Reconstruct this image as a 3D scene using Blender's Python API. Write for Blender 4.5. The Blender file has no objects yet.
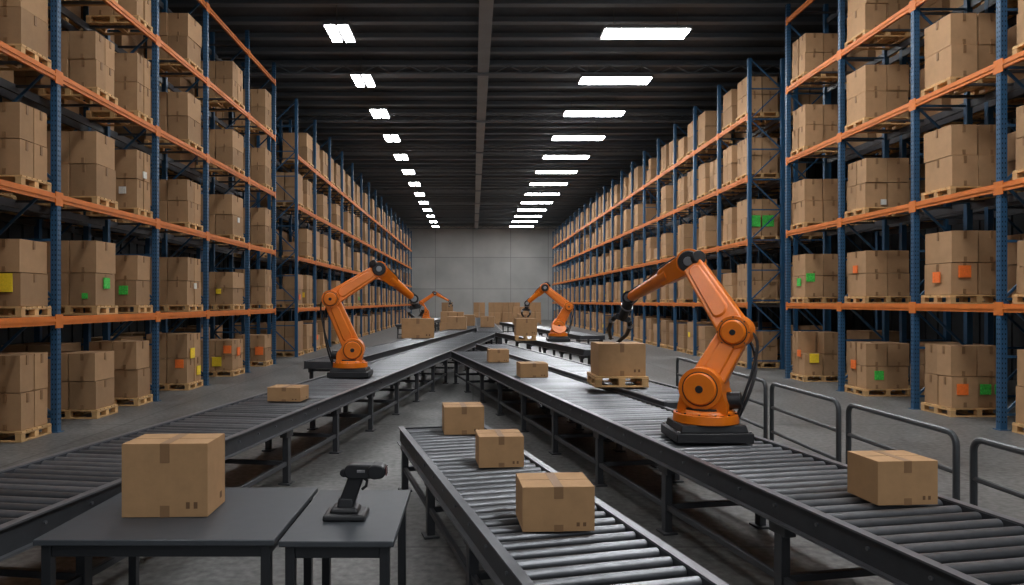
import bpy, math, random
from mathutils import Vector, Matrix
random.seed(7)
S = bpy.context.scene
S.view_settings.view_transform = 'Standard'

# ------------------------------------------------------------ materials
def newmat(name):
    m = bpy.data.materials.new(name); m.use_nodes = True
    nt = m.node_tree
    return m, nt, nt.nodes['Principled BSDF']

def mat(name, col, rough=0.5, metal=0.0, noise=0.0, nscale=8.0, bump=0.0, island=0.0, emit=0, coord='Object', stretch=(1,1,1)):
    m, nt, b = newmat(name)
    N = nt.nodes; L = nt.links
    b.inputs['Base Color'].default_value = (*col, 1)
    b.inputs['Roughness'].default_value = rough
    b.inputs['Metallic'].default_value = metal
    if emit:
        b.inputs['Emission Color'].default_value = (0.97, 0.985, 1.0, 1)
        b.inputs['Emission Strength'].default_value = emit
    if noise or bump or island:
        tc = N.new('ShaderNodeTexCoord')
        mp = N.new('ShaderNodeMapping'); mp.inputs['Scale'].default_value = stretch
        L.new(tc.outputs[coord], mp.inputs['Vector'])
        nz = N.new('ShaderNodeTexNoise'); nz.inputs['Scale'].default_value = nscale
        nz.inputs['Detail'].default_value = 6; nz.inputs['Roughness'].default_value = 0.65
        L.new(mp.outputs[0], nz.inputs['Vector'])
        mr = N.new('ShaderNodeMapRange')
        mr.inputs['From Min'].default_value = 0.25; mr.inputs['From Max'].default_value = 0.75
        mr.inputs['To Min'].default_value = 1 - noise; mr.inputs['To Max'].default_value = 1 + noise
        L.new(nz.outputs['Fac'], mr.inputs['Value'])
        val = mr.outputs[0]
        if island:
            g = N.new('ShaderNodeNewGeometry')
            m2 = N.new('ShaderNodeMapRange')
            m2.inputs['To Min'].default_value = 1 - island; m2.inputs['To Max'].default_value = 1 + island
            L.new(g.outputs['Random Per Island'], m2.inputs['Value'])
            mm = N.new('ShaderNodeMath'); mm.operation = 'MULTIPLY'
            L.new(val, mm.inputs[0]); L.new(m2.outputs[0], mm.inputs[1]); val = mm.outputs[0]
        vm = N.new('ShaderNodeVectorMath'); vm.operation = 'SCALE'
        vm.inputs[0].default_value = col
        L.new(val, vm.inputs['Scale']); L.new(vm.outputs[0], b.inputs['Base Color'])
        if bump:
            bp = N.new('ShaderNodeBump'); bp.inputs['Strength'].default_value = bump; bp.inputs['Distance'].default_value = 0.01
            L.new(nz.outputs['Fac'], bp.inputs['Height']); L.new(bp.outputs[0], b.inputs['Normal'])
    return m

CARD = mat('cardboard', (0.385, 0.225, 0.112), 0.85, noise=0.10, nscale=5, bump=0.05, island=0.18)
CARDH = mat('cardboard_kraft', (0.42, 0.242, 0.112), 0.85, noise=0.10, nscale=9, bump=0.12)
TAPE = mat('packing_tape', (0.25, 0.135, 0.060), 0.6)
SEAM = mat('box_seam', (0.09, 0.045, 0.018), 0.9)
PRINT = mat('box_print', (0.16, 0.085, 0.04), 0.9)
WOOD = mat('pallet_wood', (0.58, 0.35, 0.15), 0.8, noise=0.2, nscale=6, island=0.2)
BLUE = mat('rack_blue_paint', (0.018, 0.075, 0.155), 0.45, noise=0.12, nscale=4)
ORB = mat('rack_orange_paint', (0.62, 0.160, 0.016), 0.6, noise=0.15, nscale=3)
SLOT = mat('slot_dark', (0.004, 0.006, 0.01), 0.9)
ROB = mat('robot_orange_paint', (0.82, 0.190, 0.006), 0.36, noise=0.08, nscale=5)
BLK = mat('black_plastic', (0.014, 0.014, 0.016), 0.42, noise=0.1)
GREYM = mat('machined_metal', (0.35, 0.35, 0.36), 0.3, 0.9)
ROLL = mat('roller_steel', (0.155, 0.16, 0.17), 0.34, 0.7, noise=0.15, nscale=12, island=0.35)
RAIL = mat('conveyor_frame_steel', (0.058, 0.061, 0.068), 0.40, 0.4, noise=0.2, nscale=6)
RAILE = mat('conveyor_edge_steel', (0.18, 0.185, 0.20), 0.38, 0.6, noise=0.15, nscale=6)
LEG = mat('leg_paint_and_beam_shade', (0.055, 0.057, 0.063), 0.45, 0.2, noise=0.15)
UNDER = mat('underpan_gap_shade', (0.004, 0.004, 0.005), 0.9)  # near-black sheet below the rollers, shade of the roller gaps put into its colour
TABLE = mat('table_laminate', (0.050, 0.056, 0.064), 0.45, noise=0.12, nscale=14)
TLEG = mat('table_frame_metal', (0.028, 0.030, 0.034), 0.45, 0.3)
GRN = mat('label_green', (0.06, 0.55, 0.07), 0.6, noise=0.7, nscale=40)
YEL = mat('label_yellow', (0.95, 0.66, 0.03), 0.6, noise=0.15, nscale=30)
ORL = mat('label_orange', (0.95, 0.19, 0.03), 0.6, noise=0.15, nscale=30)
WHT = mat('label_white', (0.7, 0.68, 0.62), 0.6, noise=0.15, nscale=30)
LAMP = mat('lamp_diffuser', (0.9, 0.9, 0.9), 0.5, emit=44)
LHOUS = mat('lamp_housing', (0.12, 0.12, 0.12), 0.5)
CEIL = mat('ceiling_deck', (0.075, 0.085, 0.095), 0.7, noise=0.2, nscale=2)
PURL = mat('ceiling_purlin', (0.16, 0.18, 0.20), 0.55, 0.1)
CBEAM = mat('ceiling_ridge_beam', (0.33, 0.345, 0.35), 0.6, noise=0.15, nscale=1)
WSIDE = mat('side_wall_cladding', (0.028, 0.030, 0.033), 0.8, noise=0.15, nscale=1)
LABELS = {'g': 3, 'y': 4, 'o': 5, 'w': 6}
LOADM = [CARD, WOOD, TAPE, GRN, YEL, ORL, WHT]

# floor
def floor_mat():
    m, nt, b = newmat('concrete_floor'); N = nt.nodes; L = nt.links
    tc = N.new('ShaderNodeTexCoord')
    n1 = N.new('ShaderNodeTexNoise'); n1.inputs['Scale'].default_value = 0.7; n1.inputs['Detail'].default_value = 10; n1.inputs['Roughness'].default_value = 0.7
    n2 = N.new('ShaderNodeTexNoise'); n2.inputs['Scale'].default_value = 14; n2.inputs['Detail'].default_value = 8
    L.new(tc.outputs['Object'], n1.inputs['Vector']); L.new(tc.outputs['Object'], n2.inputs['Vector'])
    mx = N.new('ShaderNodeMath'); mx.operation = 'ADD'; L.new(n1.outputs['Fac'], mx.inputs[0]); L.new(n2.outputs['Fac'], mx.inputs[1])
    cr = N.new('ShaderNodeValToRGB')
    cr.color_ramp.elements[0].position = 0.40; cr.color_ramp.elements[0].color = (0.058, 0.057, 0.055, 1)
    cr.color_ramp.elements[1].position = 0.62; cr.color_ramp.elements[1].color = (0.185, 0.182, 0.175, 1)
    hf = N.new('ShaderNodeMath'); hf.operation = 'MULTIPLY'; hf.inputs[1].default_value = 0.5
    L.new(mx.outputs[0], hf.inputs[0]); L.new(hf.outputs[0], cr.inputs[0])
    # expansion joints
    br = N.new('ShaderNodeTexBrick'); br.offset = 0
    br.inputs['Scale'].default_value = 1.0; br.inputs['Brick Width'].default_value = 6; br.inputs['Row Height'].default_value = 6
    br.inputs['Mortar Size'].default_value = 0.02
    br.inputs['Color1'].default_value = (1, 1, 1, 1); br.inputs['Color2'].default_value = (1, 1, 1, 1); br.inputs['Mortar'].default_value = (0.5, 0.5, 0.5, 1)
    L.new(tc.outputs['Object'], br.inputs['Vector'])
    mm = N.new('ShaderNodeMix'); mm.data_type = 'RGBA'; mm.blend_type = 'MULTIPLY'; mm.inputs[0].default_value = 1
    L.new(cr.outputs[0], mm.inputs[6]); L.new(br.outputs[0], mm.inputs[7]); L.new(mm.outputs[2], b.inputs['Base Color'])
    rr = N.new('ShaderNodeMapRange'); rr.inputs['To Min'].default_value = 0.28; rr.inputs['To Max'].default_value = 0.66
    L.new(n1.outputs['Fac'], rr.inputs['Value']); L.new(rr.outputs[0], b.inputs['Roughness'])
    return m

def wall_mat():
    m, nt, b = newmat('concrete_wall_panels'); N = nt.nodes; L = nt.links
    tc = N.new('ShaderNodeTexCoord')
    sp = N.new('ShaderNodeSeparateXYZ'); cb = N.new('ShaderNodeCombineXYZ')
    L.new(tc.outputs['Object'], sp.inputs[0]); L.new(sp.outputs['X'], cb.inputs['X']); L.new(sp.outputs['Z'], cb.inputs['Y'])
    br = N.new('ShaderNodeTexBrick'); br.offset = 0
    br.inputs['Scale'].default_value = 1.0; br.inputs['Brick Width'].default_value = 4.3; br.inputs['Row Height'].default_value = 3.6
    br.inputs['Mortar Size'].default_value = 0.04; br.inputs['Mortar Smooth'].default_value = 0.3
    br.inputs['Color1'].default_value = (0.40, 0.40, 0.385, 1); br.inputs['Color2'].default_value = (0.47, 0.465, 0.445, 1); br.inputs['Mortar'].default_value = (0.26, 0.26, 0.25, 1)
    L.new(cb.outputs[0], br.inputs['Vector'])
    nz = N.new('ShaderNodeTexNoise'); nz.inputs['Scale'].default_value = 0.35; nz.inputs['Detail'].default_value = 8
    L.new(tc.outputs['Object'], nz.inputs['Vector'])
    mr = N.new('ShaderNodeMapRange'); mr.inputs['To Min'].default_value = 0.6; mr.inputs['To Max'].default_value = 1.35
    L.new(nz.outputs['Fac'], mr.inputs['Value'])
    vm = N.new('ShaderNodeVectorMath'); vm.operation = 'SCALE'
    L.new(br.outputs['Color'], vm.inputs[0]); L.new(mr.outputs[0], vm.inputs['Scale']); L.new(vm.outputs[0], b.inputs['Base Color'])
    b.inputs['Roughness'].default_value = 0.85
    return m

# ------------------------------------------------------------ mesh accumulator
class M:
    def __init__(s): s.v = []; s.f = []; s.m = []
    def add(s, vs, fs, mi):
        o = len(s.v); s.v += [tuple(v) for v in vs]
        for f in fs: s.f.append([i + o for i in f]); s.m.append(mi)
    def box(s, c, d, mi=0, R=None, top=1.0):
        c = Vector(c); x, y, z = d[0] / 2, d[1] / 2, d[2] / 2
        vs = [Vector(p) for p in [(-x, -y, -z), (x, -y, -z), (x, y, -z), (-x, y, -z), (-x*top, -y*top, z), (x*top, -y*top, z), (x*top, y*top, z), (-x*top, y*top, z)]]
        if R is not None: vs = [R @ v for v in vs]
        s.add([v + c for v in vs], [(0, 3, 2, 1), (4, 5, 6, 7), (0, 1, 5, 4), (1, 2, 6, 5), (2, 3, 7, 6), (3, 0, 4, 7)], mi)
    def bb(s, x0, x1, y0, y1, z0, z1, mi=0):
        s.box(((x0+x1)/2, (y0+y1)/2, (z0+z1)/2), (abs(x1-x0), abs(y1-y0), abs(z1-z0)), mi)
    def beam(s, p0, p1, w, h, mi=0):
        p0 = Vector(p0); p1 = Vector(p1); d = p1 - p0; u = d.normalized()
        up = Vector((0, 0, 1)) if abs(u.z) < 0.95 else Vector((0, 1, 0))
        a = u.cross(up).normalized(); b = a.cross(u)
        R = Matrix((u, a, b)).transposed()
        s.box((p0 + p1) / 2, (d.length, w, h), mi, R)
    def cyl(s, p0, p1, r0, r1=None, n=20, mi=0):
        if r1 is None: r1 = r0
        p0 = Vector(p0); p1 = Vector(p1); u = (p1 - p0).normalized()
        a = u.orthogonal().normalized(); b = u.cross(a)
        vs = []
        for i in range(n):
            t = 2 * math.pi * i / n; w = a * math.cos(t) + b * math.sin(t)
            vs.append(p0 + w * r0)
        for i in range(n):
            t = 2 * math.pi * i / n; w = a * math.cos(t) + b * math.sin(t)
            vs.append(p1 + w * r1)
        fs = [(i, (i + 1) % n, n + (i + 1) % n, n + i) for i in range(n)]
        fs += [tuple(reversed(range(n))), tuple(range(n, 2 * n))]
        s.add(vs, fs, mi)
    def tube(s, pts, r, n=8, mi=0, r1=None):
        pts = [Vector(p) for p in pts]; vs = []; fs = []; prev = None
        for k, p in enumerate(pts):
            t = (pts[min(k+1, len(pts)-1)] - pts[max(k-1, 0)]).normalized()
            if prev is None: a = t.orthogonal().normalized()
            else: a = (prev - t * prev.dot(t)).normalized()
            prev = a; b = t.cross(a)
            rr = r if r1 is None else r + (r1 - r) * k / (len(pts) - 1)
            for i in range(n):
                g = 2 * math.pi * i / n; vs.append(p + (a * math.cos(g) + b * math.sin(g)) * rr)
        for k in range(len(pts) - 1):
            for i in range(n):
                fs.append((k*n+i, k*n+(i+1) % n, (k+1)*n+(i+1) % n, (k+1)*n+i))
        fs.append(tuple(reversed(range(n)))); q = (len(pts)-1)*n; fs.append(tuple(range(q, q+n)))
        s.add(vs, fs, mi)
    def link(s, p0, p1, r0, r1, t0, t1, nh, mi=0, off=0.0):
        p0 = Vector(p0); p1 = Vector(p1); nh = Vector(nh); u = (p1 - p0).normalized()
        n = (nh - u * nh.dot(u)).normalized(); v = n.cross(u)
        K = 12; out = []
        for i in range(K + 1):
            a = math.pi / 2 + math.pi * i / K; out.append((p0 + (u*math.cos(a) + v*math.sin(a)) * r0, t0))
        for i in range(K + 1):
            a = -math.pi / 2 + math.pi * i / K; out.append((p1 + (u*math.cos(a) + v*math.sin(a)) * r1, t1))
        k = len(out)
        vs = [p + n * (off - t) for p, t in out] + [p + n * (off + t) for p, t in out]
        fs = [(i, (i+1) % k, k+(i+1) % k, k+i) for i in range(k)] + [tuple(reversed(range(k))), tuple(range(k, 2*k))]
        s.add(vs, fs, mi)
    def build(s, name, mats, origin=(0, 0, 0), parent=None, bevel=0, angle=35, seg=2):
        o = Vector(origin)
        me = bpy.data.meshes.new(name)
        me.from_pydata([tuple(Vector(v) - o) for v in s.v], [], s.f)
        for m in mats: me.materials.append(m)
        me.polygons.foreach_set('material_index', s.m)
        me.polygons.foreach_set('use_smooth', [True] * len(s.f))
        me.set_sharp_from_angle(angle=math.radians(angle))
        me.update()
        ob = bpy.data.objects.new(name, me); S.collection.objects.link(ob)
        ob.location = o
        if parent:
            ob.parent = parent; ob.location = o - parent.location
        if bevel:
            b = ob.modifiers.new('bevel', 'BEVEL'); b.width = bevel; b.segments = seg; b.limit_method = 'ANGLE'; b.angle_limit = math.radians(40)
        return ob

def empty(name, loc=(0, 0, 0)):
    e = bpy.data.objects.new(name, None); S.collection.objects.link(e); e.location = loc; e.empty_display_size = 0.2
    return e
def RZ(deg): return Matrix.Rotation(math.radians(deg), 3, 'Z')

# ------------------------------------------------------------ room
XL, XR, Y0, Y1, HC = -12.5, 14.5, -10, 80, 10.95
m = M(); m.bb(XL, XR, Y0, Y1, -0.2, 0); m.build('floor', [floor_mat()])
m = M(); m.bb(XL-0.2, XR+0.2, Y1, Y1+0.2, 0, HC); m.build('wall_back', [wall_mat()])
for nm, xa, xb in (('wall_left', XL-0.2, XL), ('wall_right', XR, XR+0.2)):
    m = M(); m.bb(xa, xb, Y0, Y1, 0, HC)
    xi = XL if nm == 'wall_left' else XR; sg = 1 if nm == 'wall_left' else -1
    y = Y0
    while y < Y1 - 0.3:
        m.bb(min(xi, xi+sg*0.05), max(xi, xi+sg*0.05), y, y+0.25, 0, HC); y += 0.6
    m.build(nm, [WSIDE])
m = M(); m.bb(XL-0.2, XR+0.2, Y0, Y1+0.2, HC, HC+0.2); m.build('ceiling', [CEIL])
m = M()
y = Y0 + 0.5
while y < Y1:
    m.bb(XL, XR, y, y+0.09, HC-0.17, HC); m.bb(XL, XR, y-0.08, y+0.17, HC-0.19, HC-0.17); y += 1.3
m.build('trim_ceiling_purlins', [PURL])
m = M()
for k in range(14):
    yy = -8 + k * 6.675
    if yy > Y1: break
    m.bb(XL, XR, yy-0.09, yy+0.09, HC-0.30, HC-0.26, 0); m.bb(XL, XR, yy-0.09, yy+0.09, HC-0.62, HC-0.57, 0)
    x = XL; t = 0
    while x < XR - 0.6:
        a, b = (HC-0.58, HC-0.28) if t % 2 == 0 else (HC-0.28, HC-0.58)
        m.beam((x, yy, a), (x+0.6, yy, b), 0.035, 0.035); x += 0.6; t += 1
m.build('trim_roof_trusses', [PURL])
m = M(); m.bb(0.24, 0.50, Y0, Y1, HC-0.52, HC-0.12); m.bb(0.17, 0.57, Y0, Y1, HC-0.56, HC-0.52); m.build('trim_ridge_beam', [CBEAM])

# lamps
for k in range(-6, 13):
    y = 20.9 + 4.45 * k
    e = empty('ceiling_lamp', (5.14, y, 10.1))
    m = M(); m.bb(3.85, 6.43, y-0.40, y+0.40, 10.12, 10.22)
    for xx in (4.2, 6.1): m.cyl((xx, y, 10.22), (xx, y, HC-0.15), 0.012, n=6)
    m.build('housing', [LHOUS], (5.14, y, 10.15), e)
    m = M(); m.bb(3.90, 6.38, y-0.36, y+0.36, 10.09, 10.12); m.build('diffuser', [LAMP], (5.14, y, 10.1), e)
    e = empty('ceiling_lamp', (-3.97, y, 10.1))
    m = M(); m.bb(-4.34, -3.60, y-0.68, y+0.68, 10.12, 10.22)
    for yy in (y-0.5, y+0.5): m.cyl((-3.97, yy, 10.22), (-3.97, yy, HC-0.15), 0.012, n=6)
    m.build('housing', [LHOUS], (-3.97, y, 10.15), e)
    m = M(); m.bb(-4.30, -4.03, y-0.64, y+0.64, 10.09, 10.12); m.bb(-3.91, -3.64, y-0.64, y+0.64, 10.09, 10.12); m.build('diffuser', [LAMP], (-3.97, y, 10.1), e)

# ------------------------------------------------------------ racks
def rack(name, xf, sg, ys, levels, top, slots, depth=1.15, rows=2):
    e = empty(name, (xf, ys[0], 0))
    U = M(); B = M()
    for row in range(rows):
        x0 = xf + sg * row * 1.45
        x1 = x0 + sg * depth
        for y in ys:
            for xx in (x0 + sg*0.055, x1 - sg*0.055):
                U.bb(xx-0.055, xx+0.055, y-0.05, y+0.05, 0, top, 0)
                U.bb(xx-0.09, xx+0.09, y-0.08, y+0.08, 0, 0.012, 0)
                if slots and row == 0 and xx == x0 + sg*0.055:
                    z = 0.12
                    while z < top:
                        U.bb(xx-0.032, xx-0.017, y-0.052, y-0.0495, z, z+0.03, 1)
                        U.bb(xx+0.017, xx+0.032, y-0.052, y-0.0495, z, z+0.03, 1)
                        xs = x0 - sg*0.001
                        U.bb(xs-0.001, xs+0.001, y-0.03, y-0.015, z, z+0.03, 1); U.bb(xs-0.001, xs+0.001, y+0.015, y+0.03, z, z+0.03, 1)
                        z += 0.08
            z = 0.25; t = 0
            while z + 0.9 < top:
                U.beam((x0+sg*0.08, y, z), (x1-sg*0.08, y, z), 0.03, 0.04)
                a, b = (x0+sg*0.08, x1-sg*0.08) if t % 2 == 0 else (x1-sg*0.08, x0+sg*0.08)
                U.beam((a, y, z), (b, y, z+0.95), 0.03, 0.04)
                z += 0.95; t += 1
        for i in range(len(ys)-1):
            ya, yb = ys[i]+0.05, ys[i+1]-0.05
            for L in levels:
                for xx in (x0 + sg*0.03, x1 - sg*0.03):
                    front = xx == x0 + sg*0.03 and row == 0
                    B.bb(xx-0.025, xx+0.025, ya, yb, L-0.14, L, 0 if front else 1)  # inner beams coloured dark instead of orange, painting in the shade inside the rack
                    if front:
                        B.bb(xx-0.012-sg*0.027, xx+0.012-sg*0.027, ya, yb, L-0.085, L-0.045, 0)
                        for yc in (ya, yb):
                            B.bb(xx-sg*0.03-0.008, xx-sg*0.03+0.008, yc-0.05, yc+0.05, L-0.19, L+0.03, 0)
                n = 3
                for k in range(n):
                    yc = ya + (yb-ya)*(k+0.5)/n
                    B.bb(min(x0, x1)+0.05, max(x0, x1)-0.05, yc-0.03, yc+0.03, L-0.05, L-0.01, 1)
    U.build('uprights', [BLUE, SLOT], (xf, ys[0], 0), e)
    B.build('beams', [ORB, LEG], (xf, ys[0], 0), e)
    return e

def pallet(m, x0, x1, y0, y1, z, mi=1, h=0.16):
    w = x1-x0; d = y1-y0
    n = 6
    for i in range(n):
        yc = y0 + d*(i+0.5)/n
        m.bb(x0, x1, yc-d/n*0.40, yc+d/n*0.40, z+h-0.024, z+h, mi)
    for xc in (x0+0.05, (x0+x1)/2, x1-0.05):
        m.bb(xc-0.05, xc+0.05, y0, y1, z+h-0.046, z+h-0.0245, mi)
        m.bb(xc-0.05, xc+0.05, y0, y1, z, z+0.024, mi)
        for yc in (y0+0.05, (y0+y1)/2, y1-0.05):
            m.bb(xc-0.045, xc+0.045, yc-0.05, yc+0.05, z+0.0245, z+h-0.0465, mi)
    for yc in (y0+0.04, y1-0.04):
        m.bb(x0+0.002, x1-0.002, yc-0.038, yc+0.038, z+0.001, z+0.023, mi)

def load(m, x0, x1, y0, y1, z, aisle, hero=False, labels=(), H=None):
    pallet(m, x0, x1, y0, y1, z)
    x0 += 0.03; x1 -= 0.03; y0 += 0.03; y1 -= 0.03
    zb = z + 0.161
    H = H or random.choice([1.10, 1.14, 1.18, 1.02])
    nx = 2; ny = random.choice([1, 2]); nz = 2
    if random.random() < 0.12: H *= 0.78
    hz = H/nz; dx = (x1-x0)/nx; dy = (y1-y0)/ny
    for k in range(nz):
        for i in range(nx):
            for j in range(ny):
                if k == nz-1 and random.random() < 0.04: continue
                jx = random.uniform(-0.010, 0.010); jy = random.uniform(-0.022, 0.022)
                c = (x0+dx*(i+0.5)+jx, y0+dy*(j+0.5)+jy, zb+hz*(k+0.5))
                m.box(c, (dx-0.028, dy-0.026, hz-0.012), 0, RZ(random.uniform(-1.2, 1.2)))
                if hero:
                    if j == 0:
                        yf = c[1]-dy/2+0.004
                        m.bb(c[0]-0.025, c[0]+0.025, yf-0.006, yf+0.012, c[2]+hz*0.24, c[2]+hz*0.475, 2)
                        m.bb(c[0]-0.025, c[0]+0.025, yf-0.006, yf+0.012, c[2]-hz*0.475, c[2]-hz*0.32, 2)
                    if (aisle < 0 and i == 0) or (aisle > 0 and i == nx-1):
                        xa = c[0]+aisle*(dx/2-0.008)
                        m.bb(xa-0.006, xa+0.006, c[1]-0.025, c[1]+0.025, c[2]+hz*0.22, c[2]+hz*0.475, 2)
    for (col, face, u, v, s) in labels:
        mi = LABELS[col]; zc = zb + H*v
        if face == 'f':
            xc = x0+(x1-x0)*u; m.bb(xc-s/2, xc+s/2, y0-0.024, y0-0.002, zc-s/2, zc+s/2, mi)
        else:
            yc = y0+(y1-y0)*u; xa = x0 if aisle < 0 else x1
            m.bb(xa+aisle*0.008-0.009, xa+aisle*0.008+0.009, yc-s/2, yc+s/2, zc-s/2, zc+s/2, mi)

XRF, XLF = 8.63, -6.68
RY = [3.2, 6.0, 8.8, 11.5, 13.75, 16.5, 19.3]
LY = [1.9, 5.0, 8.1, 11.3, 14.85, 17.65, 20.9, 23.7]
RLEV = [2.07, 4.05, 6.05, 8.0, 9.9]
LLEV = [1.87, 3.84, 5.80, 7.72, 9.6]
rack('pallet_rack', XRF, 1, RY, RLEV, 10.3, True)
rack('pallet_rack', XLF, -1, LY, LLEV, 10.2, True)
RFY = [22.0+2.7*i for i in range(21)]
LFY = [26.7+3.1*i for i in range(17)]
rack('pallet_rack', XRF, 1, RFY, RLEV[:-1], 9.75, False)
rack('pallet_rack', XLF, -1, LFY, LLEV[:-1], 9.85, False)

lab = {
 ('R', 0, 0): [('o','f',.3,.5,.2)], ('R', 0, 1): [('o','f',.2,.5,.2)],
 ('R', 1, 0): [('o','f',.20,.30,.2), ('g','f',.62,.30,.19), ('g','f',.88,.30,.18)],
 ('R', 1, 1): [('o','a',.5,.28,.2), ('o','f',.24,.36,.22)],
 ('R', 2, 0): [('o','a',.6,.5,.2), ('g','f',.3,.3,.2)],
 ('R', 2, 1): [('o','a',.5,.6,.17)],
 ('R', 3, 0): [('y','f',.25,.4,.24), ('o','a',.4,.5,.18)],
 ('R', 3, 1): [('g','f',.15,.45,.22), ('g','a',.4,.35,.2)],
 ('L', 0, 1): [('y','f',.74,.35,.28)],
 ('L', 1, 1): [('g','a',.5,.35,.2), ('g','f',.8,.15,.1)],
 ('L', 2, 1): [('g','f',.72,.3,.18)],
 ('L', 3, 0): [('y','a',.3,.6,.24), ('y','a',.75,.22,.22), ('o','f',.8,.4,.2)],
 ('L', 3, 1): [('w','a',.5,.4,.14)],
 ('L', 4, 0): [('y','f',.55,.3,.26), ('o','a',.5,.6,.24), ('o','f',.85,.7,.22)],
 ('L', 4, 1): [('y','f',.6,.4,.14)],
 ('L', 5, 0): [('o','f',.8,.4,.26)],
 ('L', 2, 2): [('w','f',.7,.3,.14), ('w','a',.5,.6,.14)],
 ('L', 4, 2): [('w','a',.5,.4,.14)], ('R', 2, 2): [('w','f',.4,.1,.12)],
}
rl = [(10.45, 11.3), (12.75, 13.6), (15.55, 16.4), (18.4, 19.2)]
ll = [(10.45, 11.2), (12.55, 13.3), (14.1, 14.75), (16.6, 17.5), (19.7, 20.7), (22.8, 23.6)]
def near(side, loads, lev, ax):
    for i, (a, b) in enumerate(loads):
        for k, z in enumerate([0.0] + lev[:-1]):
            m = M(); w = 1.06
            x0, x1 = (8.70, 8.70+w) if side == 'R' else (-6.74-w, -6.74)
            load(m, x0, x1, a, b, z+0.002, ax, True, lab.get((side, i, k), ()))
            m.build('pallet_of_cardboard_boxes', LOADM, ((x0+x1)/2, (a+b)/2, z))
near('R', rl, RLEV, -1); near('L', ll, LLEV, 1)
def mass(name, xa, xb, aisle, spans, lev, skip=0.0, lb=0.0):
    m = M()
    for (a, b) in spans:
        for z in [0.0] + lev:
            if random.random() < skip: continue
            L = ()
            if z < 3 and random.random() < lb:
                L = [(random.choice('gyo'), random.choice('fa'), random.uniform(.2, .8), random.uniform(.2, .6), .2)]
            load(m, xa, xb, a, b, z+0.002, aisle, False, L)
    m.build(name, LOADM, ((xa+xb)/2, spans[0][0], 0))
mass('pallets_of_cardboard_boxes', 8.70, 9.76, -1, [(4.6, 5.5), (7.6, 8.5)], RLEV[:-1])
mass('pallets_of_cardboard_boxes', -7.80, -6.74, 1, [(3.6, 4.5), (6.8, 7.7), (9.0, 9.8)], LLEV[:-1])
def rear(ys): return [s for y, y2 in zip(ys, ys[1:]) for s in ((y+0.15, y+1.25), (y2-1.3, y2-0.15))]
mass('pallets_of_cardboard_boxes', 10.15, 11.2, 1, rear(RY), RLEV[:-1], 0.2)
mass('pallets_of_cardboard_boxes', -9.2, -8.18, -1, rear(LY), LLEV[:-1], 0.2)
mass('pallets_of_cardboard_boxes', 8.70, 9.76, -1, [(y+1.6, y+2.5) for y in RFY[:-1]], RLEV[:-1], 0.03, 0.22)
mass('pallets_of_cardboard_boxes', 8.70, 9.76, -1, [(y+0.25, y+1.15) for y in RFY[1:-1]], RLEV[:-1], 0.5, 0.2)
mass('pallets_of_cardboard_boxes', 10.15, 11.2, 1, rear(RFY), RLEV[:-1], 0.15)
mass('pallets_of_cardboard_boxes', -7.80, -6.74, 1, [(y+1.85, y+2.9) for y in LFY[:-1]], LLEV[:-1], 0.03, 0.2)
mass('pallets_of_cardboard_boxes', -7.80, -6.74, 1, [(y+0.25, y+1.25) for y in LFY[:-1]], LLEV[:-1], 0.4, 0.15)
mass('pallets_of_cardboard_boxes', -9.2, -8.18, -1, rear(LFY), LLEV[:-1], 0.15)
for k, z in enumerate([0.0] + RLEV[:-1]):
    m = M(); load(m, 8.70, 9.76, 22.3, 23.2, z+0.002, -1, True, [('g', 'f', .25, .40, .36), ('g', 'f', .68, .40, .36)] if k == 2 else ())
    m.build('pallet_of_cardboard_boxes', LOADM, (9.23, 22.7, z))

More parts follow.
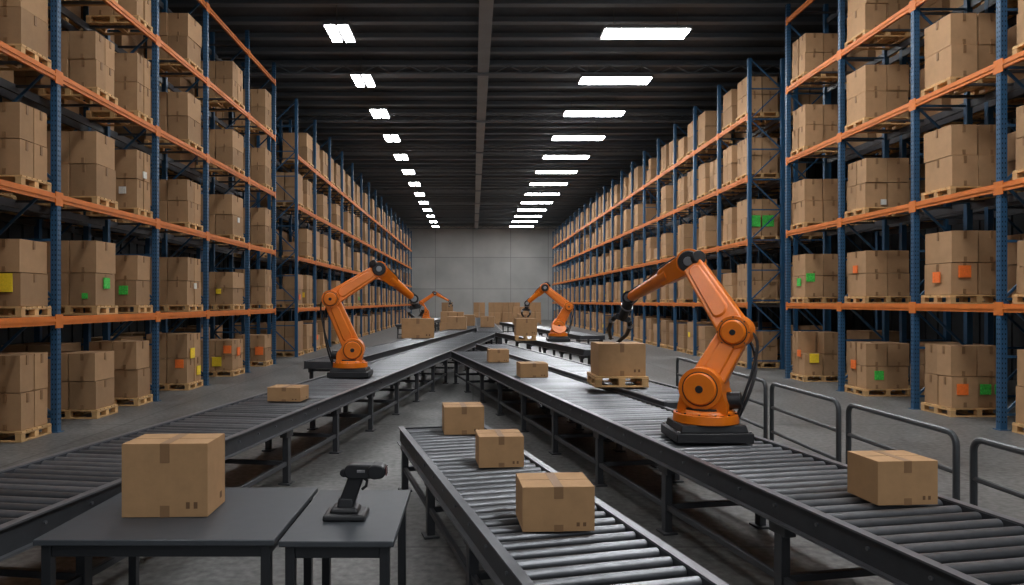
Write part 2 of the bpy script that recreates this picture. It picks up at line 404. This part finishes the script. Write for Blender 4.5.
# ------------------------------------------------------------ conveyors
def resample(pts, step):
    a, b = Vector((*pts[0], 0)), Vector((*pts[-1], 0)); n = int((b-a).length/step)
    return [a+(b-a)*(k/n) for k in range(n+1)]
def sweep(m, pts, off, za, zb, w, mi):
    vs = []; fs = []; pts = [pts[0], pts[-1]]; n = 2
    for k, p in enumerate(pts):
        t = (pts[min(k+1, n-1)] - pts[max(k-1, 0)]).normalized(); nr = Vector((t.y, -t.x, 0))
        for o, z in ((off-w/2, za), (off+w/2, za), (off+w/2, zb), (off-w/2, zb)):
            q = p + nr*o; vs.append((q.x, q.y, z))
    for i in range(4):
        fs.append((i, 4+i, 4+(i+1) % 4, (i+1) % 4))
    fs.append((0, 1, 2, 3)); fs.append((7, 6, 5, 4))
    m.add(vs, fs, mi)
def conveyor(pts, W, z, pitch=0.14, legsp=1.75, r=0.033, leg0=0.3):
    P = resample(pts, pitch)
    e = empty('roller_conveyor', (P[0].x, P[0].y, 0)); o = (P[0].x, P[0].y, 0)
    R = M(); F = M(); G = M(); n = len(P)
    fr = []
    for k, p in enumerate(P):
        t = (P[min(k+1, n-1)] - P[max(k-1, 0)]).normalized(); fr.append((p, t, Vector((t.y, -t.x, 0))))
    for p, t, nr in fr[1:-1]:
        a = p - nr*(W/2-0.04); b = p + nr*(W/2-0.04)
        R.cyl((a.x, a.y, z-r+.004), (b.x, b.y, z-r+.004), r, n=14 if p.y < 10 else 10)
    for sgn in (-1, 1):
        sweep(F, P, sgn*(W/2-0.02), z-0.15, z+0.006, 0.035, 0)
        sweep(F, P, sgn*(W/2-0.005), z+0.006, z+0.018, 0.06, 1)
        sweep(F, P, sgn*(W/2+0.004), z-0.165, z-0.15, 0.06, 1)
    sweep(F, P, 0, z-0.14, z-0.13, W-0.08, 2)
    for k in range(2, n-2, 3):
        p, t, nr = fr[k]
        if p.y > 12: continue
        for sgn in (-1, 1):
            a = p + nr*sgn*(W/2-0.003); b = p + nr*sgn*(W/2+0.010)
            F.cyl((a.x, a.y, z-0.06), (b.x, b.y, z-0.06), 0.012, n=6, mi=1)
    for p, t, nr in (fr[0], fr[-1]):
        a = p - nr*W/2; b = p + nr*W/2
        F.beam((a.x, a.y, z-0.075), (b.x, b.y, z-0.075), 0.03, 0.15, 0)
    step = max(1, int(legsp/pitch)); k = int(leg0/pitch); prev = None
    while k < n:
        p, t, nr = fr[k]; ends = []
        ang = math.atan2(nr.y, nr.x); Rm = Matrix.Rotation(ang, 3, 'Z')
        for sgn in (-1, 1):
            q = p + nr*sgn*(W/2-0.055); ends.append(q)
            G.box((q.x, q.y, (z-0.165)/2), (0.07, 0.08, z-0.165), 0, Rm)
            G.box((q.x, q.y, 0.01), (0.14, 0.16, 0.02), 0, Rm)
            G.box((q.x, q.y, z-0.21), (0.085, 0.18, 0.09), 0, Rm)
        for zz in (0.24, z-0.21):
            G.beam((ends[0].x, ends[0].y, zz), (ends[1].x, ends[1].y, zz), 0.05, 0.05)
        if prev and p.y < 24:
            for a, b in zip(prev, ends): G.beam((a.x, a.y, 0.24), (b.x, b.y, 0.24), 0.04, 0.05)
        prev = ends; k += step
    R.build('rollers', [ROLL], o, e); F.build('side_rails', [RAIL, RAILE, UNDER], o, e); G.build('legs', [LEG], o, e, bevel=0.004, seg=1)
def line(x, y, s, y0, y1): return [(x+s*(y0-y), y0), (x+s*(y1-y), y1)]
conveyor(line(-3.10, 5, .145, 1.2, 30), 1.10, 0.80)
conveyor(line(2.20, 6.6, -.19, 1.2, 18.5), 1.05, 0.797)
conveyor([(-0.36, 7.9), (1.15, 1.8)], 0.93, 0.70, leg0=0.12, legsp=1.6)
conveyor(line(2.45, 10.4, -.19, 8.7, 20.6), 0.85, 0.86)
conveyor(line(2.60, 22.0, -.19, 18.2, 28.5), 0.95, 0.86)
conveyor(line(-2.95, 17, .145, 15.2, 38), 0.95, 0.80)
conveyor([(0.75, 30.5), (0.75, 58)], 1.1, 0.80)
conveyor([(-3.9, 40), (-2.6, 58)], 1.0, 0.80)
conveyor([(4.6, 27), (2.2, 45)], 1.0, 0.80)

# ------------------------------------------------------------ guard rail
GR = mat('railing_grey_paint', (0.07, 0.075, 0.08), 0.4, 0.2, noise=0.1)
e = empty('guard_railing', (4.0, 4, 0))
i = 0
for ya, yb in ((2.6, 4.0), (4.2, 5.55), (5.75, 7.4), (7.6, 9.3), (9.5, 11.4), (11.6, 13.6)):
    m = M(); H = 1.02; c = 0.10; x = 3.97
    pts = [(x, ya, 0), (x, ya, H-c)] + [(x, ya+c-c*math.cos(a), H-c+c*math.sin(a)) for a in [math.pi/2*k/5 for k in range(1, 6)]]
    pts += [(x, yb-c+c*math.sin(a), H-c+c*math.cos(a)) for a in [math.pi/2*k/5 for k in range(0, 6)]] + [(x, yb, 0)]
    m.tube(pts, 0.027, 10)
    m.cyl((x, ya, 0.70), (x, yb, 0.70), 0.022, n=8); m.cyl((x, ya, 0.38), (x, yb, 0.38), 0.022, n=8)
    for yy in (ya, yb): m.box((x, yy, 0.008), (0.13, 0.13, 0.016))
    m.build('panel_%d' % i, [GR], (x, ya, 0), e); i += 1

# ------------------------------------------------------------ boxes
def carton(c, w, d, h, rot=0, name='cardboard_box', sym=True):
    m = M(); x, y, z = w/2, d/2, h/2
    m.box((0, 0, z), (w, d, h-0.004), 0)
    # top flaps, two panels with a seam between
    m.box((0, -y/2-0.0008, h-0.001), (w-0.002, y-0.003, 0.004), 0)
    m.box((0, y/2+0.0008, h-0.001), (w-0.002, y-0.003, 0.004), 0)
    tw = min(0.06, w*0.13)
    m.box((0, 0, h+0.0018), (tw, d*1.002, 0.0012), 1)
    m.box((0, -y-0.001, h-h*0.13), (tw, 0.0016, h*0.262), 1)
    m.box((0, y+0.001, h-h*0.13), (tw, 0.0016, h*0.262), 1)
    m.box((0, 0, h+0.0012), (w*0.995, 0.003, 0.001), 2)
    m.box((0, -y-0.0008, h*0.08), (tw, 0.0016, h*0.16), 1)
    if sym:
        for k in (0.27, 0.36):
            m.box((k*w, -y-0.0006, h*0.16), (w*0.045, 0.001, h*0.09), 3)
        m.box((x+0.0006, d*0.25, h*0.16), (0.001, d*0.12, h*0.09), 3)
    ob = m.build(name, [CARDH, TAPE, SEAM, PRINT], (0, 0, 0), None, bevel=0.002)
    ob.location = c; ob.rotation_euler = (0, 0, math.radians(rot)); return ob
carton((-1.935, 4.55, 0.752), 0.53, 0.34, 0.46, 2)
carton((-0.11, 7.52, 0.708), 0.42, 0.36, 0.29, 6)
carton((0.225, 6.05, 0.708), 0.38, 0.34, 0.26, 5)
carton((0.51, 4.42, 0.708), 0.44, 0.36, 0.27, 3)
carton((2.76, 4.62, 0.805), 0.40, 0.32, 0.28, 4)
carton((-2.44, 9.25, 0.808), 0.44, 0.34, 0.18, -5)
carton((1.03, 12.2, 0.805), 0.48, 0.42, 0.24, 6)
carton((0.54, 15.2, 0.805), 0.44, 0.4, 0.27, 4)
m = M(); pallet(m, 1.74, 2.50, 9.95, 10.70, 0.886, 0, 0.15); m.build('wooden_pallet', [WOOD], (2.12, 10.35, 0.886))
carton((2.13, 10.32, 1.038), 0.68, 0.56, 0.46, 2)
carton((-1.03, 13.15, 1.43), 0.60, 0.42, 0.36, 3)
carton((1.68, 22.4, 1.045), 0.66, 0.6, 0.53, 3)
m = M(); pallet(m, 1.35, 2.0, 22.1, 22.8, 0.882, 0, 0.16); m.build('wooden_pallet', [WOOD], (1.65, 22.4, 0.882))
def stack(c, dims, name='cardboard_box_stack'):
    m = M()
    for (x, y, z, w, d, h) in dims: m.box((x, y, z+h/2), (w, d, h-0.01), 0, RZ(random.uniform(-4, 4))); m.box((x, y-d/2-0.01, z+h*0.75), (0.06, 0.02, h*0.4), 2)
    ob = m.build(name, LOADM); ob.location = c
stack((-0.75, 33, 0.82), [(0, 0, 0, .9, .8, .6), (.0, 1.2, 0, .6, .7, .8)])
stack((-3.3, 44, 0.802), [(1.7, 0, -.8, 1.0, .9, .8), (1.75, 0, 0, .9, .9, .7), (2.9, 0, -.8, 1, 1, 1.3)])
stack((0.75, 36, 0.82), [(0, 0, 0, .7, .7, .55)])
stack((-1.9, 25, 0.82), [(0, 0, 0, .6, .6, .4)])
stack((2.95, 40, 0.82), [(0, 0, 0, .8, .8, .6), (-0.2, 1.4, 0, .8, .9, 1.0)])
m = M()
for (x, y) in ((1.4, 64), (2.7, 64.5), (4.1, 64), (0.0, 65), (5.3, 66), (-3, 66), (2.0, 67), (3.4, 67)):
    load(m, x, x+1.15, y, y+1.0, 0.002, -1, False, H=1.9)
m.build('pallets_of_cardboard_boxes', LOADM, (2, 64, 0))

# ------------------------------------------------------------ robots
def bez(p0, p1, p2, p3, n=14):
    p0, p1, p2, p3 = map(Vector, (p0, p1, p2, p3))
    return [(p0*(1-t)**3+p1*3*t*(1-t)**2+p2*3*t*t*(1-t)+p3*t**3) for t in [k/n for k in range(n+1)]]
def robot(base, Sh, E1, E2, W, tip, axis, zb, sd=1):
    base = Vector((base[0], base[1], zb)); Sh, E1, E2, W, tip = map(Vector, (Sh, E1, E2, W, tip)); ax = Vector(axis).normalized()
    e = empty('industrial_robot_arm', base)
    m = M()
    m.box(base+Vector((0, 0, 0.045)), (0.70, 0.56, 0.09)); m.box(base+Vector((0, 0, 0.125)), (0.62, 0.52, 0.07), top=0.94)
    for sx in (-1, 1):
        for sy in (-1, 1): m.cyl(base+Vector((sx*.325, sy*.255, .09)), base+Vector((sx*.325, sy*.255, .108)), .018, n=6, mi=1)
    m.build('plinth', [BLK, GREYM], base, e, bevel=0.012)
    m = M(); b = base+Vector((0, 0, 0.16))
    m.cyl(b, b+Vector((0, 0, .085)), .30, .295, 40); m.cyl(b+Vector((0, 0, .085)), b+Vector((0, 0, .12)), .265, .24, 40)
    for k in range(12):
        a = k*math.pi/6; q = b+Vector((math.cos(a)*.272, math.sin(a)*.272, .085)); m.cyl(q, q+Vector((0, 0, .012)), .012, n=6, mi=1)
    m.box(b+Vector((0.02, 0.27, .06)), (.22, .14, .12))
    m.build('base_casting', [ROB, BLK], b, e, bevel=0.008)
    m = M(); t0 = b+Vector((0, 0, .12))
    m.cyl(t0, t0+Vector((0, 0, .02)), .225, .225, 36, 1)
    side = ax.cross(Vector((0, 0, 1))).normalized()
    m.link(t0+Vector((0, 0, .06)), Sh, .225, .185, .19, .16, ax, 0)
    m.cyl(Sh-ax*.20, Sh+ax*.19, .195, n=40); m.cyl(Sh+ax*.19, Sh+ax*.196, .160, n=36, mi=1); m.cyl(Sh+ax*.196, Sh+ax*.222, .152, .138, n=36, mi=0); m.cyl(Sh+ax*.222, Sh+ax*.228, .035, n=24, mi=1)
    m.cyl(Sh-ax*.20, Sh-ax*.34, .10, .09, n=24, mi=1)
    q = t0+side*sd*0.18+Vector((0, 0, .08)); m.cyl(q, q+side*sd*0.14+Vector((0, 0, .02)), .085, .075, 20, 1)
    m.build('turret', [ROB, BLK], t0, e, bevel=0.010)
    m = M(); m.link(Sh, E1, .155, .135, .095, .085, ax, 0)
    d = E1-Sh; m.link(Sh+d*.25+ax*.02, Sh+d*.78+ax*.02, .085, .075, .09, .085, ax, 0)
    m.build('lower_arm', [ROB, BLK], Sh, e, bevel=0.018)
    m = M(); m.cyl(E1-ax*.15, E1+ax*.16, .152, n=36); m.cyl(E1+ax*.16, E1+ax*.168, .125, n=32, mi=1); m.cyl(E1+ax*.168, E1+ax*.20, .118, .10, 30, 0); m.cyl(E1+ax*.20, E1+ax*.206, .028, n=16, mi=1)
    m.cyl(E1-ax*.15, E1-ax*.27, .085, .078, 22, 1)
    for k in range(8):
        a = k*math.pi/4; u = Vector((0, 0, 1)); s_ = side
        q = E1+ax*.16+(u*math.sin(a)+s_*math.cos(a))*.14; m.cyl(q, q+ax*.008, .008, n=6, mi=1)
    m.build('elbow_joint', [ROB, BLK], E1, e, bevel=0.008)
    m = M(); d = E2-E1; m.link(E1, E2, .138, .108, .095, .075, ax, 0)
    m.link(E1+d*.22, E1+d*.80, .09, .075, .108, .088, ax, 0)
    m.build('upper_arm', [ROB, BLK], E1, e, bevel=0.020)
    m = M(); m.cyl(E2-ax*.125, E2+ax*.12, .14, n=32, mi=0); m.cyl(E2+ax*.12, E2+ax*.15, .122, .108, n=28, mi=1); m.cyl(E2+ax*.15, E2+ax*.16, .05, n=20, mi=2); m.cyl(E2-ax*.125, E2-ax*.22, .08, n=20, mi=1)
    m.build('knuckle_joint', [ROB, BLK, GREYM], E2, e, bevel=0.008)
    m = M(); d = W-E2; u = d.normalized()
    m.cyl(E2-u*.20, E2, .075, .095, 20, 1)
    m.link(E2, E2+d*.35, .118, .10, .085, .075, ax, 0)
    m.cyl(E2+d*.28, W-u*.04, .094, .066, 24, 0); m.cyl(W-u*.07, W-u*.02, .074, .074, 24, 1)
    m.build('forearm', [ROB, BLK], E2, e, bevel=0.008)
    m = M(); m.cyl(W-ax*.08, W+ax*.08, .088, n=26, mi=0); m.cyl(W+ax*.08, W+ax*.095, .055, n=20, mi=1)
    g = (tip-W); gu = g.normalized(); L = g.length
    f0 = W+g*.18; f1 = W+g*.45
    m.cyl(W, f0, .075, .075, 22, 0); m.cyl(f0, f0+gu*.02, .085, n=22, mi=1); m.cyl(f0+gu*.02, f1, .065, .065, 18, 0)
    s2 = (side - gu*side.dot(gu)).normalized()
    m.beam(f1-s2*.10, f1+s2*.10, .11, .08, 0)
    for sg in (-1, 1):
        pts = [f1+s2*sg*.09, f1+s2*sg*.13+g*.12, f1+s2*sg*.13+g*.32, f1+s2*sg*.085+g*.45, f1+s2*sg*.06+g*.52]
        m.tube(pts, .038, 8, 0, .026); m.cyl(pts[1]-ax*.045, pts[1]+ax*.045, .038, n=12, mi=1)
        m.box(pts[-1], (.07, .07, .015), 0)
    m.build('gripper', [BLK, GREYM], W, e, bevel=0.004)
    m = M(); out = side*sd
    m.tube(bez(E1-ax*.2, E1-ax*.2+out*.25+Vector((0, 0, -.2)), t0+out*.44+Vector((0, 0, .25)), base+out*.31+Vector((0, 0.1, .16))), .016, 8)
    m.tube(bez(E1+out*.13, E1+out*.28-Vector((0, 0, .1)), t0+out*.38+Vector((0, 0, .3)), base+out*.27+Vector((0, 0, .17))), .014, 8)
    fa = W-E2
    m.tube(bez(E2-fa.normalized()*.18, E2-fa.normalized()*.2+Vector((0, 0, .16)), E2+fa*.35+Vector((0, 0, .22)), E2+fa*.75+Vector((0, 0, .075))), .014, 8)
    m.tube(bez(E2+fa*.75+Vector((0, 0, .075)), W+Vector((0, 0, .12)), W-out*.14, f1), .014, 8)
    m.build('hoses', [BLK], base, e)
    return e
robot((2.20, 6.62), (2.18, 6.6, 1.30), (2.50, 6.65, 1.82), (2.40, 7.7, 2.54), (2.11, 9.4, 2.16), (2.06, 10.2, 1.53), (-.50, -.86, 0), 0.816, -1)
robot((-2.12, 12.1), (-2.07, 12.1, 1.28), (-2.45, 12.1, 2.15), (-1.66, 12.4, 2.68), (-1.10, 13.0, 2.16), (-1.05, 13.1, 1.82), (.1, -1, 0), 0.819, 1)
robot((2.66, 21.9), (2.68, 22, 1.36), (2.99, 22, 1.95), (2.26, 22.1, 2.55), (1.72, 22.3, 2.06), (1.68, 22.4, 1.61), (0, -1, 0), 0.879, -1)
robot((-3.2, 48), (-3.2, 48, 1.4), (-3.55, 48, 2.05), (-2.6, 48, 2.7), (-1.6, 48, 2.15), (-1.5, 48, 1.75), (0, -1, 0), 0.819, 1)

# ------------------------------------------------------------ tables
def table(x0, x1, y0, y1, z):
    e = empty('workbench_table', ((x0+x1)/2, (y0+y1)/2, 0)); o = e.location.copy()
    m = M(); m.bb(x0, x1, y0, y1, z-0.035, z); m.build('tabletop', [TABLE], o, e, bevel=0.006)
    m = M(); i = 0.03; w = 0.055
    for xx in (x0+i, x1-i-w):
        for yy in (y0+i, y1-i-w): m.bb(xx, xx+w, yy, yy+w, 0, z-0.035)
    m.bb(x0+i+w, x1-i-w, y0+i+.01, y0+i+.04, z-0.11, z-0.035); m.bb(x0+i+w, x1-i-w, y1-i-.04, y1-i-.01, z-0.11, z-0.035)
    m.bb(x0+i+.01, x0+i+.04, y0+i+w, y1-i-w, z-0.11, z-0.035); m.bb(x1-i-.04, x1-i-.01, y0+i+w, y1-i-w, z-0.11, z-0.035)
    m.build('frame', [TLEG], o, e, bevel=0.003)
table(-2.50, -1.13, 3.97, 5.10, 0.75)
table(-1.105, -0.45, 3.97, 5.06, 0.742)

# ------------------------------------------------------------ barcode scanner in cradle
e = empty('barcode_scanner', (-0.80, 4.42, 0.743)); o = e.location.copy(); K = 1.12
def P(x, y, z): return Vector((o.x+x*K, o.y+y*K, o.z+z*K))
m = M(); m.box(P(0, 0, .018), (.24*K, .19*K, .036*K), top=0.95); m.box(P(-.005, 0.01, .05), (.17*K, .14*K, .03*K), top=0.8); m.box(P(.0, 0.01, .085), (.10*K, .10*K, .06*K), top=0.8)
m.build('cradle', [BLK], o, e, bevel=0.014, seg=3)
m = M()
m.link(P(.0, 0, .07), P(.06, 0, .235), .050, .046, .032, .032, (0, -1, 0), 0)
m.build('handle', [BLK], o, e, bevel=0.012, seg=3)
m = M(); m.link(P(.035, 0, .262), P(.155, 0, .262), .048, .042, .046, .05, (0, -1, 0), 0); m.link(P(.165, 0, .262), P(.190, 0, .262), .046, .042, .058, .058, (0, -1, 0), 0)
m.link(P(-.01, 0, .252), P(.05, 0, .262), .026, .036, .034, .04, (0, -1, 0), 0)
m.build('head', [BLK], o, e, bevel=0.010, seg=3)
m = M(); m.tube([P(.095, 0, .222), P(.118, 0, .205), P(.112, 0, .175), P(.088, 0, .155)], .010, 8); m.box(P(.228, 0, .262), (.006, .08, .05), 1)
m.box(P(.09, -.048, .268), (.05, .004, .018), 2)
m.build('trigger_and_window', [BLK, mat('scanner_window', (.12, .02, .02), .15), GREYM], o, e, bevel=0.002)

# ------------------------------------------------------------ world + camera
w = bpy.data.worlds.new('World'); S.world = w; w.use_nodes = True
w.node_tree.nodes['Background'].inputs[0].default_value = (0.85, 0.92, 1.0, 1)
w.node_tree.nodes['Background'].inputs[1].default_value = 0.36
cd = bpy.data.cameras.new('camera'); co = bpy.data.objects.new('camera', cd); S.collection.objects.link(co)
cd.sensor_width = 36; cd.lens = 36*700/1024; cd.shift_x = 39/1024; cd.shift_y = 9.5/1024
co.location = (0, 0, 2.1); co.rotation_euler = (math.radians(90), 0, 0); cd.clip_end = 200
S.camera = co
